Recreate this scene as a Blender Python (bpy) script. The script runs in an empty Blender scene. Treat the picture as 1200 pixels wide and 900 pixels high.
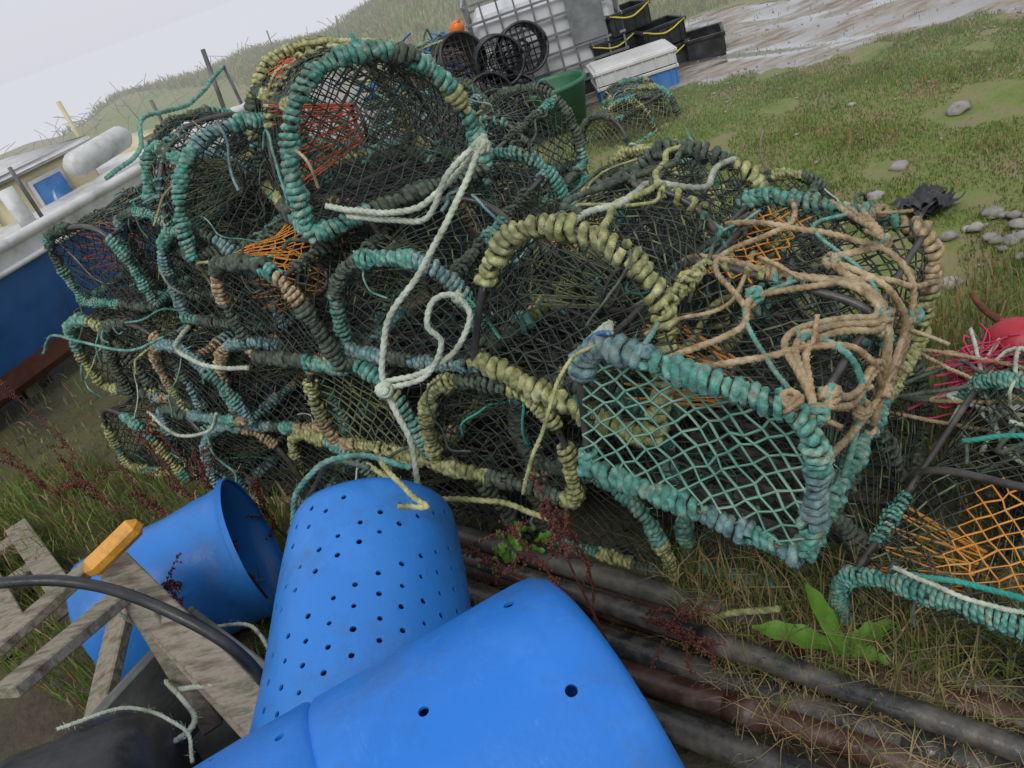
import bpy, math, random
import numpy as np
from mathutils import Vector, Matrix
rng=np.random.default_rng(7); random.seed(7)
sc=bpy.context.scene
# ------------------------------------------------------------ mesh helpers
class Acc:
    def __init__(s): s.v=[];s.n=0;s.f=[];s.a=[]
    def add(s,V,F,mat=0,M=None,at=None):
        V=np.asarray(V,float).reshape(-1,3); F=np.asarray(F,int)
        if M is not None:
            A=np.array(M); V=V@A[:3,:3].T+A[:3,3]
        s.v.append(V); s.a.append(np.zeros_like(V) if at is None else at); s.f.append((F+s.n,mat)); s.n+=len(V)
    def build(s,name,mats,smooth=True,M=None,parent=None):
        me=bpy.data.meshes.new(name)
        V=np.concatenate(s.v); me.vertices.add(len(V)); me.vertices.foreach_set('co',V.ravel())
        loops=[];tot=[];mi=[]
        for F,m in s.f:
            if len(F)==0: continue
            loops.append(F.ravel()); tot.append(np.full(len(F),F.shape[1]))
            mi.append(np.full(len(F),m) if np.isscalar(m) else np.asarray(m))
        loops=np.concatenate(loops);tot=np.concatenate(tot);mi=np.concatenate(mi)
        me.loops.add(len(loops)); me.loops.foreach_set('vertex_index',loops.astype(np.int32))
        me.polygons.add(len(tot)); st=np.concatenate([[0],np.cumsum(tot)[:-1]])
        me.polygons.foreach_set('loop_start',st.astype(np.int32))
        me.polygons.foreach_set('loop_total',tot.astype(np.int32))
        me.polygons.foreach_set('material_index',mi.astype(np.int32))
        me.polygons.foreach_set('use_smooth',np.full(len(tot),smooth))
        at=me.attributes.new('strand','FLOAT_VECTOR','POINT');at.data.foreach_set('vector',np.concatenate(s.a).ravel().astype(np.float32))
        me.update(calc_edges=True); me.validate()
        for m in mats: me.materials.append(m)
        o=bpy.data.objects.new(name,me); sc.collection.objects.link(o)
        if M is not None: o.matrix_world=M
        if parent: o.parent=parent
        return o
def nrm(a): return a/np.maximum(np.linalg.norm(a,axis=-1,keepdims=True),1e-9)
def tube(acc,P,r,sides=6,mat=0,ref=None,lobe=0,twist=0,cap=True,M=None,strand=False):
    P=np.asarray(P,float); n=len(P)
    T=nrm(np.gradient(P,axis=0))
    if ref is None:
        N=np.zeros_like(P); a=np.array([0,0,1.]) if abs(T[0][2])<.9 else np.array([1.,0,0])
        cur=a-np.dot(a,T[0])*T[0]; cur/=np.linalg.norm(cur)
        for i in range(n):
            cur=cur-np.dot(cur,T[i])*T[i]; cur=cur/max(np.linalg.norm(cur),1e-9); N[i]=cur
    else:
        N=np.broadcast_to(np.asarray(ref,float),P.shape); N=nrm(N-(N*T).sum(1,keepdims=True)*T)
    B=np.cross(T,N)
    s=np.concatenate([[0],np.cumsum(np.linalg.norm(np.diff(P,axis=0),axis=1))])
    ang=np.linspace(0,2*np.pi,sides,endpoint=False)
    R=np.broadcast_to(np.asarray(r,float),(n,))[:,None]*np.ones((1,sides))
    if lobe: R=R*(1+lobe*np.cos(3*ang[None]-twist*s[:,None]))
    V=P[:,None]+R[...,None]*(np.cos(ang)[None,:,None]*N[:,None]+np.sin(ang)[None,:,None]*B[:,None])
    i=np.arange(n-1)[:,None]*sides; j=np.arange(sides)[None]; k=(j+1)%sides
    F=np.stack([i+j,i+k,i+sides+k,i+sides+j],-1).reshape(-1,4)
    at=None
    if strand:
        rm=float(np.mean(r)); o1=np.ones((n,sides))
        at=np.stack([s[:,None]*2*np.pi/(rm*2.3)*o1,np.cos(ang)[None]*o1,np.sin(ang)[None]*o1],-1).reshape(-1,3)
    acc.add(V.reshape(-1,3),F,mat,M,at)
    if cap:
        acc.f.append((np.array([np.arange(sides)[::-1]])+acc.n-n*sides,mat))
        acc.f.append((np.array([np.arange(sides)])+acc.n-sides,mat))
def cr(pts,k=8):
    p=np.asarray(pts,float); p=np.vstack([2*p[0]-p[1],p,2*p[-1]-p[-2]]); out=[]
    for i in range(1,len(p)-2):
        for t in np.linspace(0,1,k,endpoint=False):
            out.append(.5*((2*p[i])+(-p[i-1]+p[i+1])*t+(2*p[i-1]-5*p[i]+4*p[i+1]-p[i+2])*t*t+(-p[i-1]+3*p[i]-3*p[i+1]+p[i+2])*t**3))
    out.append(p[-2]); return np.array(out)
def resample(P,m):
    s=np.concatenate([[0],np.cumsum(np.linalg.norm(np.diff(P,axis=0),axis=1))])
    q=np.linspace(0,s[-1],m); return np.stack([np.interp(q,s,P[:,c]) for c in range(3)],1),q
def fuzz(acc,X,r,mat,per=1.5,ln=.010,M=None,w=.0009):
    n=int(len(X)*per)
    if n<1: return
    i=rng.integers(0,len(X),n);d=nrm(rng.standard_normal((n,3)));b=X[i]+d*r*.8+rng.standard_normal((n,3))*.003
    t=b+d*rng.uniform(.3,1,(n,1))*ln+rng.standard_normal((n,3))*ln*.35;sd=nrm(np.cross(d,rng.standard_normal((n,3))))*w
    V=np.stack([b-sd,b+sd,t],1).reshape(-1,3);acc.add(V,np.arange(n*3).reshape(-1,3),mat,M)
def rope(acc,pts,r=.007,mat=0,k=10,M=None,fz=True):
    P=cr(pts,k); L=np.linalg.norm(np.diff(P,axis=0),axis=1).sum(); m=max(8,int(L/(r*.6)));P,q=resample(P,m)
    for c in range(3): P[:,c]+=r*.12*np.sin(q/r*.35+rng.uniform(0,6))
    tube(acc,P,r,12 if r>.005 else 7,mat,lobe=.16,twist=2*np.pi/(r*2.6),M=M)
    if fz and r>.0035: fuzz(acc,P,r,mat,1.4,.009,M,.0006)
def prisms(acc,A,B,r,mat,sides=3):
    if len(A)==0: return
    T=nrm(B-A); ref=np.where(np.abs(T[:,2:3])>.8,np.array([[1.,0,0]]),np.array([[0,0,1.]]))
    N=nrm(np.cross(T,ref)); Bn=np.cross(T,N); ang=np.arange(sides)*2*np.pi/sides
    off=r*(np.cos(ang)[None,:,None]*N[:,None]+np.sin(ang)[None,:,None]*Bn[:,None])
    V=np.concatenate([A[:,None]+off,B[:,None]+off],1)
    i=np.arange(len(A))[:,None]*2*sides; j=np.arange(sides)[None]; k=(j+1)%sides
    F=np.stack([i+j,i+k,i+sides+k,i+sides+j],-1).reshape(-1,4)
    m=mat if np.isscalar(mat) else np.repeat(mat,sides)
    acc.add(V.reshape(-1,3),F,m)
def box(acc,c,s,mat=0,M=None,bev=.0):
    x,y,z=[q/2 for q in s]; b=min(bev,x,y,z)
    if b<=0:
        V=[(i*x,j*y,k*z) for i in(-1,1) for j in(-1,1) for k in(-1,1)]
        F=[(0,1,3,2),(4,6,7,5),(0,4,5,1),(2,3,7,6),(0,2,6,4),(1,5,7,3)]
        acc.add(np.array(V)+np.array(c),F,mat,M); return
    V=[];idx={}
    for i in(-1,1):
        for j in(-1,1):
            for k in(-1,1):
                for ax in range(3):
                    p=[i*(x-b),j*(y-b),k*(z-b)]; p[ax]=(i*x,j*y,k*z)[ax]
                    idx[i,j,k,ax]=len(V); V.append(p)
    F4=[];F3=[]
    for ax in range(3):
        o=[a for a in range(3) if a!=ax]
        for sg in(-1,1):
            q=[]
            for a,c2 in((-1,-1),(1,-1),(1,1),(-1,1)):
                t=[0,0,0];t[ax]=sg;t[o[0]]=a;t[o[1]]=c2;q.append(idx[t[0],t[1],t[2],ax])
            F4.append(q)
        for a in(-1,1):
            for c2 in(-1,1):
                t0=[0,0,0];t0[ax]=-1;t0[o[0]]=a;t0[o[1]]=c2;t1=list(t0);t1[ax]=1
                F4.append([idx[(*t0,o[0])],idx[(*t1,o[0])],idx[(*t1,o[1])],idx[(*t0,o[1])]])
    for i in(-1,1):
        for j in(-1,1):
            for k in(-1,1): F3.append([idx[i,j,k,0],idx[i,j,k,1],idx[i,j,k,2]])
    acc.add(np.array(V)+np.array(c),F4,mat,M); acc.f.append((np.array(F3)+acc.n-24,mat))
def beam(acc,a,b,w,h,mat=0,up=(0,0,1),bev=.004):
    a=Vector(a);b=Vector(b);x=(b-a).normalized();u=Vector(up);y=u.cross(x).normalized();z=x.cross(y)
    M=Matrix((x,y,z)).transposed().to_4x4();M.translation=(a+b)/2
    box(acc,(0,0,0),((b-a).length,w,h),mat,M,bev)
def blob(acc,c,s,mat=0,nu=10,nv=7,j=.12,M=None):
    th=np.linspace(0,np.pi,nv);ph=np.linspace(0,2*np.pi,nu,endpoint=False)
    V=np.stack([np.sin(th)[:,None]*np.cos(ph),np.sin(th)[:,None]*np.sin(ph),np.cos(th)[:,None]*np.ones(nu)],-1)
    V=V*(1+j*rng.standard_normal((nv,nu,1))*np.sin(th)[:,None,None]); V=V*np.array(s)+np.array(c)
    i=np.arange(nv-1)[:,None]*nu;q=np.arange(nu)[None];k=(q+1)%nu
    acc.add(V.reshape(-1,3),np.stack([i+q,i+nu+q,i+nu+k,i+k],-1).reshape(-1,4),mat,M)
# ------------------------------------------------------------ materials
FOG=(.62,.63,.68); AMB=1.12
def pm(name,cols,scale=8,rough=.7,bump=.2,bscale=60,metal=0,fog=False,detail=6,rr=0,spec=.5,coords='Object',trans=0,dist=.004,strand=False,scuff=None,ground=False,stretch=None,wet=False):
    m=bpy.data.materials.new(name);m.use_nodes=True;nt=m.node_tree;N=nt.nodes;Lk=nt.links
    b=N['Principled BSDF'];out=N['Material Output']
    def math_(op,a,c=None,v=None):
        q=N.new('ShaderNodeMath');q.operation=op;Lk.new(a,q.inputs[0])
        if c is not None: Lk.new(c,q.inputs[1])
        elif v is not None: q.inputs[1].default_value=v
        return q.outputs[0]
    def maprange(src,a,c,d=0,e=1):
        q=N.new('ShaderNodeMapRange');q.inputs['From Min'].default_value=a;q.inputs['From Max'].default_value=c;q.inputs['To Min'].default_value=d;q.inputs['To Max'].default_value=e
        Lk.new(src,q.inputs['Value']);return q.outputs[0]
    def mixc(f,a,c):
        q=N.new('ShaderNodeMixRGB')
        if f is not None: Lk.new(f,q.inputs[0])
        if isinstance(a,tuple): q.inputs[1].default_value=(*a,1)
        else: Lk.new(a,q.inputs[1])
        if isinstance(c,tuple): q.inputs[2].default_value=(*c,1)
        else: Lk.new(c,q.inputs[2])
        return q
    tc=N.new('ShaderNodeTexCoord');oi=N.new('ShaderNodeObjectInfo')
    vec=tc.outputs[coords]
    if stretch:
        mp=N.new('ShaderNodeMapping');mp.inputs['Scale'].default_value=stretch[:3];mp.inputs['Rotation'].default_value=(0,0,stretch[3]);Lk.new(vec,mp.inputs[0]);vec=mp.outputs[0]
    n=N.new('ShaderNodeTexNoise');n.noise_dimensions='4D';n.inputs['Scale'].default_value=scale;n.inputs['Detail'].default_value=detail
    n.inputs['Roughness'].default_value=.65
    Lk.new(math_('MULTIPLY',oi.outputs['Random'],v=20),n.inputs['W']);Lk.new(vec,n.inputs['Vector'])
    def ramp(cols,src):
        r=N.new('ShaderNodeValToRGB');el=r.color_ramp.elements
        k=len(cols);pos=[.30+.40*i/max(1,k-1) for i in range(k)]
        el[0].position=pos[0];el[0].color=(*cols[0],1);el[1].position=pos[-1];el[1].color=(*cols[-1],1)
        for i in range(1,k-1):
            e=el.new(pos[i]);e.color=(*cols[i],1)
        Lk.new(src,r.inputs['Fac']);return r.outputs['Color']
    col=ramp(cols,n.outputs['Fac'])
    b.inputs['Roughness'].default_value=rough;b.inputs['Metallic'].default_value=metal
    b.inputs['Specular IOR Level'].default_value=spec
    if rr: Lk.new(maprange(n.outputs['Fac'],.35,.65,rough-rr,rough+rr),b.inputs['Roughness'])
    height=None
    if bump:
        n2=N.new('ShaderNodeTexNoise');n2.inputs['Scale'].default_value=bscale;n2.inputs['Detail'].default_value=4
        Lk.new(tc.outputs[coords],n2.inputs['Vector']);height=n2.outputs['Fac']
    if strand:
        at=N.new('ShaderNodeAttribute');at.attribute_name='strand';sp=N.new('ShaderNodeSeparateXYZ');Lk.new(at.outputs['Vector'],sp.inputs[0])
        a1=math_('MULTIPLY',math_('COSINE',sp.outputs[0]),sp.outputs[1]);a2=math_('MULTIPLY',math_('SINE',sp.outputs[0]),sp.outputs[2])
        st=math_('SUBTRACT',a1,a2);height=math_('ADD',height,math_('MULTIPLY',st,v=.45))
        f=maprange(st,-.9,.3,.38,0);q=mixc(f,col,(.05,.045,.03));col=q.outputs[0]  # rope grooves tinted dark: shade between strands painted in, with some dirt
        n8=N.new('ShaderNodeTexNoise');n8.inputs['Scale'].default_value=8;n8.inputs['Detail'].default_value=10;n8.inputs['Roughness'].default_value=.7;Lk.new(tc.outputs[coords],n8.inputs['Vector'])
        q=mixc(maprange(n8.outputs['Fac'],.46,.66,0,.62),col,(.075,.078,.045));col=q.outputs[0]
    if scuff:
        n3=N.new('ShaderNodeTexNoise');n3.inputs['Scale'].default_value=14;n3.inputs['Detail'].default_value=15;n3.inputs['Roughness'].default_value=.85
        mp=N.new('ShaderNodeMapping');mp.inputs['Scale'].default_value=(1,.14,1.8);mp.inputs['Rotation'].default_value=(.4,.3,.5);Lk.new(tc.outputs[coords],mp.inputs[0]);Lk.new(mp.outputs[0],n3.inputs['Vector'])
        q=mixc(maprange(n3.outputs['Fac'],.58,.68,0,.45),col,scuff);col=q.outputs[0]
        n4=N.new('ShaderNodeTexNoise');n4.inputs['Scale'].default_value=4.2;n4.inputs['Detail'].default_value=15;n4.inputs['Roughness'].default_value=.78;Lk.new(tc.outputs[coords],n4.inputs['Vector'])
        q=mixc(maprange(n4.outputs['Fac'],.50,.68,0,.50),col,(.05,.09,.13));col=q.outputs[0]
    if wet:
        n7=N.new('ShaderNodeTexNoise');n7.inputs['Scale'].default_value=1.5;n7.inputs['Detail'].default_value=9
        mp=N.new('ShaderNodeMapping');mp.inputs['Scale'].default_value=(1,2.6,1);mp.inputs['Rotation'].default_value=(0,0,.52);Lk.new(tc.outputs[coords],mp.inputs[0]);Lk.new(mp.outputs[0],n7.inputs['Vector'])
        w_=maprange(n7.outputs['Fac'],.47,.53);Lk.new(maprange(n7.outputs['Fac'],.44,.53,.75,.05),b.inputs['Roughness'])
        q=mixc(math_('MULTIPLY',w_,v=.6),col,(.13,.12,.105));col=q.outputs[0];height=math_('MULTIPLY',height,maprange(w_,0,1,1,.03))
        Lk.new(w_,b.inputs['Coat Weight']);b.inputs['Coat Roughness'].default_value=.04;b.inputs['Coat IOR'].default_value=1.7
    if ground:
        g0=N.new('ShaderNodeNewGeometry');s0=N.new('ShaderNodeVectorMath');s0.operation='DOT_PRODUCT';s0.inputs[1].default_value=(.654,.757,0);Lk.new(g0.outputs['Position'],s0.inputs[0])
        n5=N.new('ShaderNodeTexNoise');n5.inputs['Scale'].default_value=1.3;n5.inputs['Detail'].default_value=8;Lk.new(g0.outputs['Position'],n5.inputs['Vector'])
        f=maprange(math_('ADD',s0.outputs['Value'],math_('MULTIPLY',n5.outputs['Fac'],v=1.5)),2.5,3.6)
        n6=N.new('ShaderNodeTexNoise');n6.inputs['Scale'].default_value=2.2;n6.inputs['Detail'].default_value=14;n6.inputs['Roughness'].default_value=.72;Lk.new(g0.outputs['Position'],n6.inputs['Vector'])
        q=mixc(f,col,ramp([(.08,.12,.02),(.12,.18,.04),(.16,.20,.05),(.20,.20,.08),(.24,.18,.10),(.12,.10,.06)],n6.outputs['Fac']));col=q.outputs[0]
    Lk.new(col,b.inputs['Base Color'])
    if bump:
        bp=N.new('ShaderNodeBump');bp.inputs['Strength'].default_value=bump;bp.inputs['Distance'].default_value=dist
        Lk.new(height,bp.inputs['Height']);Lk.new(bp.outputs['Normal'],b.inputs['Normal'])
    last=b.outputs[0]
    if trans:
        t=N.new('ShaderNodeBsdfTranslucent');mx=N.new('ShaderNodeMixShader');mx.inputs[0].default_value=trans
        Lk.new(col,t.inputs['Color']);Lk.new(last,mx.inputs[1]);Lk.new(t.outputs[0],mx.inputs[2]);last=mx.outputs[0];Lk.new(last,out.inputs[0])
    if fog:   # sea mist painted in: glowing fog colour mixed in by distance from the yard
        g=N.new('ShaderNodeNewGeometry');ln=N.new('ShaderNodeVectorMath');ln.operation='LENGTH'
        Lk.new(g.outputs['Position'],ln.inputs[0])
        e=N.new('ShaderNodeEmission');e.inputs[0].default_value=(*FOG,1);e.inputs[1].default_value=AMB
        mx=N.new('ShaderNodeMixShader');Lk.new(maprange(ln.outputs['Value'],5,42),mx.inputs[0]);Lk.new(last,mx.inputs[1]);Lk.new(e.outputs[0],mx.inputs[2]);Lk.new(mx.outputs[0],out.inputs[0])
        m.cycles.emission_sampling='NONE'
    return m
frameM=pm('creel_frame',[(.02,.02,.02),(.06,.057,.052),(.13,.115,.10)],14,.4,.4)
netD=pm('net_dark',[(.013,.016,.014),(.036,.046,.038),(.08,.11,.075)],12,.6,.3)
netG=pm('net_green',[(.07,.20,.15),(.18,.38,.28),(.36,.50,.36)],10,.7,.3)
netO=pm('net_orange',[(.35,.12,.02),(.7,.28,.04),(.62,.36,.09)],8,.7,.3)
netL=pm('net_olive',[(.05,.06,.04),(.14,.16,.08),(.26,.27,.13)],8,.8,.3)
netR=pm('net_red',[(.35,.05,.02),(.65,.15,.05)],8,.7,.3)
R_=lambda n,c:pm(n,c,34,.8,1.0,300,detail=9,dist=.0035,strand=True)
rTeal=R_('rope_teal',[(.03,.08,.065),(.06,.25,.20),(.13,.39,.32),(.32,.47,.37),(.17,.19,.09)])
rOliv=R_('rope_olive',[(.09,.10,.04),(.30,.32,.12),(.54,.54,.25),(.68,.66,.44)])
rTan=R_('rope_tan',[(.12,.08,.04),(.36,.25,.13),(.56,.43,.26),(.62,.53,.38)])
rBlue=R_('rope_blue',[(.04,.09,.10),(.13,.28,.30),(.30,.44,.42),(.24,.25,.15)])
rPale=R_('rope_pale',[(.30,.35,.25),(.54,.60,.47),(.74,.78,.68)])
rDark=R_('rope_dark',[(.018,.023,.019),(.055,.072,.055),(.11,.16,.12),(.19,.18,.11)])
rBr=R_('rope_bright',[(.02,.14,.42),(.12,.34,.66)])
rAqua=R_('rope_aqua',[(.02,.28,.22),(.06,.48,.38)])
CM=[frameM,netD,netG,netO,rTeal,rOliv,rTan,rBlue,rPale,rDark,netL,rBr,netR,rAqua]
TEAL,OLIV,TAN,BLUE,PALE,DARK,BRI,AQ=4,5,6,7,8,9,11,13
# ------------------------------------------------------------ creels
def wrap(acc,P,ref,R,r,pitch,pal,gap=0.0):
    S=np.linalg.norm(np.diff(P,axis=0),axis=1).sum(); m=max(10,int(S/pitch*8))
    Q,s=resample(P,m); T=nrm(np.gradient(Q,axis=0)); N=np.broadcast_to(np.asarray(ref,float),Q.shape)
    N=nrm(N-(N*T).sum(1,keepdims=True)*T); B=np.cross(T,N)
    k=rng.uniform(0,6,6)
    phi=2*np.pi*s/pitch+1.3*np.sin(s*23+k[0])+.9*np.sin(s*57+k[1])+.5*np.sin(s*140+k[4])
    rad=np.cos(phi)[:,None]*N+np.sin(phi)[:,None]*B
    tl=.35*np.sin(s*31+k[5])*r
    RR=R*(1+.22*np.sin(s*41+k[2])+.16*np.sin(s*97+k[3])+.11*rng.standard_normal(m))
    X=Q+RR[:,None]*rad+T*(tl*np.sin(phi))[:,None]
    i=0
    while i<m-3:
        ln=int(rng.uniform(.04,.24)/pitch*8); j=min(m,i+ln)
        if m-j<12:j=m
        c=int(pal[rng.integers(len(pal))])
        if not (gap and rng.random()<gap):
            rr_=r*rng.uniform(.75,1.15)*(1+.14*rng.standard_normal(j-i))
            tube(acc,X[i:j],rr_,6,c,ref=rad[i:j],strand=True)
            fuzz(acc,X[i:j],r,c,1.8,.011)
        i=j
def lattice(w,h,c):
    nx=max(2,round(w/c));ny=max(2,round(h/c));I,J=np.meshgrid(np.arange(nx+1),np.arange(ny+1),indexing='ij')
    jit=rng.standard_normal((nx+1,ny+1,2))*.16
    jit[0]=jit[-1]=0;jit[:,0]=jit[:,-1]=0
    U=(I+jit[...,0])/nx;Vv=(J+jit[...,1])/ny
    A=[];B=[]
    for di in(1,-1):
        for dj in(1,-1):
            i,j=np.meshgrid(np.arange(nx+1),np.arange(ny+1),indexing='ij');i=i.ravel();j=j.ravel()
            ok=((i+j)%2==0)&(i+di>=0)&(i+di<=nx)&(j+dj>=0)&(j+dj<=ny)&(i%2==0);i=i[ok];j=j[ok]
            A.append(np.stack([U[i,j],Vv[i,j]],1));B.append(np.stack([U[i+di,j+dj],Vv[i+di,j+dj]],1))
    return np.vstack(A),np.vstack(B)
def creel(M,W=.5,L=.75,H=.36,n=2.8,pal=(TEAL,OLIV),pal2=None,endnet=1,bodynet=1,orange=None,cell=.024,rw=.0105,extra=None,bars=True,tw=.0024,onet=3,name='lobster_creel',loose=10):
    acc=Acc(); pal2=pal2 or pal
    th=np.linspace(0,np.pi,240); py=W/2*np.sign(np.cos(th))*np.abs(np.cos(th))**(2/n); pz=H*np.abs(np.sin(th))**(2/n)
    al=np.concatenate([[0],np.cumsum(np.hypot(np.diff(py),np.diff(pz)))]);AL=al[-1];al/=AL
    def surf(u,v,off=0,sag=0):
        y=np.interp(v,al,py);z=np.interp(v,al,pz)
        e=.01;ty=np.interp(np.clip(v+e,0,1),al,py)-np.interp(np.clip(v-e,0,1),al,py);tz=np.interp(np.clip(v+e,0,1),al,pz)-np.interp(np.clip(v-e,0,1),al,pz)
        l=np.hypot(ty,tz)+1e-9;ny,nz=tz/l,-ty/l
        return np.stack([u*L,y+off*ny-sag*ny,z+off*nz-sag*nz],-1)
    k=rng.uniform(0,6,6)
    def sagf(u,v):
        return .034*np.abs(np.sin(2*np.pi*u))*np.sin(np.pi*v)**.5*(.7+.5*np.sin(5*v+k[0]+3*u))+.008*np.sin(19*u+k[1])*np.sin(15*v+k[2])
    A,B=lattice(L,AL,cell)
    P0=surf(A[:,0],A[:,1],0,sagf(A[:,0],A[:,1]));P1=surf(B[:,0],B[:,1],0,sagf(B[:,0],B[:,1]))
    mm=np.full(len(A),bodynet)
    if orange:
        u0,u1,v0,v1=orange; c=(A+B)/2; mm[(c[:,0]>u0)&(c[:,0]<u1)&(c[:,1]>v0)&(c[:,1]<v1)]=onet
    mm[(rng.random(len(mm))<.12)&(mm==1)]=10
    prisms(acc,P0,P1,tw,mm)
    def ins(y,z): return (np.abs(2*y/W)**n+np.abs(z/H)**n<1)&(z>0)
    for x,mt,sg in((0,endnet,1),(L,1,-1),(L*.55,1,1)):
        A,B=lattice(W*1.1,H*1.16,cell)
        a=np.stack([(A[:,0]-.5)*W*1.1,(A[:,1]-.06)*H*1.16],1);b=np.stack([(B[:,0]-.5)*W*1.1,(B[:,1]-.06)*H*1.16],1)
        ia=ins(a[:,0],a[:,1]);ib=ins(b[:,0],b[:,1]);kp=ia|ib;a,b,ia,ib=a[kp],b[kp],ia[kp],ib[kp]
        sw=~ia;a[sw],b[sw]=b[sw].copy(),a[sw].copy();ob=~(ia&ib)
        lo=np.zeros(len(a));hi=np.ones(len(a))
        for _ in range(12):
            md=(lo+hi)/2;p=a+(b-a)*md[:,None];q=ins(p[:,0],p[:,1]);lo=np.where(q,md,lo);hi=np.where(q,hi,md)
        b=np.where(ob[:,None],a+(b-a)*lo[:,None],b)
        def up(p):
            r2=np.clip(1-np.abs(2*p[:,0]/W)**2,0,1)*np.clip(np.sin(np.pi*np.clip(p[:,1]/H,0,1)),0,1)
            return np.stack([x+sg*.035*r2+.006*np.sin(p[:,0]*30+k[3])*r2,p[:,0],p[:,1]],1)
        prisms(acc,up(a),up(b),tw*(1.35 if mt!=1 else 1),mt)
    A,B=lattice(L,W,cell*1.2);f=lambda p:np.stack([p[:,0]*L,(p[:,1]-.5)*W,np.full(len(p),.004)],1)
    prisms(acc,f(A),f(B),tw,1)
    for i in range(9): box(acc,(L*(i+.5)/9,0,-.004),(.03,W*.98,.010),0,None,.003)
    tt=np.linspace(0,2*np.pi,15);cx0=L*.28
    ring=lambda R,y:np.stack([cx0+R*np.cos(tt),0*tt+y,H*.5+R*np.sin(tt)],1)
    Ra,Rb=ring(.12,W*.42),ring(.055,0);om=onet if orange else 10
    prisms(acc,Ra[:-1],Rb[1:],tw,om);prisms(acc,Ra[1:],Rb[:-1],tw,om);tube(acc,Rb,.006,6,0,ref=(0,1,0))
    hoop=lambda x:np.stack([np.full(90,x),np.interp(np.linspace(0,1,90),al,py),np.interp(np.linspace(0,1,90),al,pz)],1)
    fr=.010
    for x in(0,L*.5,L):
        h=hoop(x)+rng.standard_normal((1,3))*.002
        h[:,0]+=.012*np.sin(np.linspace(0,6,90)+k[4])
        hs=1+.02*np.sin(np.linspace(0,9,90)+k[5]);h[:,1]*=hs;h[:,2]*=hs
        base=np.stack([np.full(24,x),np.linspace(-W/2,W/2,24),.006*np.sin(np.linspace(0,5,24)+k[2])],1)
        tube(acc,h,fr,7,0,ref=(1,0,0));tube(acc,base,fr,7,0,ref=(1,0,0))
        pp=pal if x<L*.4 else pal2
        if x==L*.5: wrap(acc,h,(1,0,0),fr+.006,rw*.7,rw*3.2,pal2,.4)
        else:
            wrap(acc,h,(1,0,0),fr+rw*.7,rw,rw*1.8,pp,.05); wrap(acc,base,(1,0,0),fr+rw*.7,rw,rw*1.8,pp,.04)
    for y in(-W/2,W/2):
        p=np.stack([np.linspace(0,L,30),np.full(30,y),np.full(30,.004)],1)
        tube(acc,p,fr,7,0,ref=(0,0,1));wrap(acc,p,(0,0,1),fr+rw*.7,rw,rw*1.9,pal2,.12)
    for v in(.30,.70):
        u=np.linspace(0,1,30);p=surf(u,np.full(30,v))
        tube(acc,p,fr*.85,7,0,ref=(0,0,1))
        if bars: wrap(acc,p,(0,0,1),fr+.005,rw*.75,rw*2.6,pal2,.45)
    for q in range(loose):
        u=rng.choice([0,.5,1]);v=rng.uniform(.05,.95);p=surf(np.array([u]),np.array([v]),.02)[0]
        c=int(rng.choice([TEAL,OLIV,PALE,BLUE,DARK,AQ,TEAL,TAN,DARK]))
        pts=[p];dd=rng.standard_normal(3)*.03
        for _ in range(int(rng.integers(2,6))):
            dd=dd*.6+rng.standard_normal(3)*.022+np.array([0,0,-.018]);pts.append(pts[-1]+dd)
        rope(acc,pts,rng.uniform(.002,.005),c,5)
    for q in range(3):
        v=rng.uniform(.1,.85);u0=rng.uniform(0,.5);uu=np.linspace(u0,u0+rng.uniform(.3,.5),6);vv=v+np.cumsum(rng.standard_normal(6)*.035)
        rope(acc,surf(uu,np.clip(vv,.02,.98),.008),rng.uniform(.004,.006),int(rng.choice(pal2)),6)
    if extra: extra(acc,surf,W,L,H)
    return acc.build(name,CM,True,M)
P0=np.array([-.18,1.87]);dS=np.array([.757,-.654]);nS=np.array([.654,.757])
def place(s,o,z,dyaw=0,pitch=0,roll=0):
    p=P0+s*dS+o*nS
    return Matrix.Translation((p[0],p[1],z))@Matrix.Rotation(math.radians(49.2+dyaw),4,'Z')@Matrix.Rotation(math.radians(-pitch),4,'Y')@Matrix.Rotation(math.radians(roll),4,'X')
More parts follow.
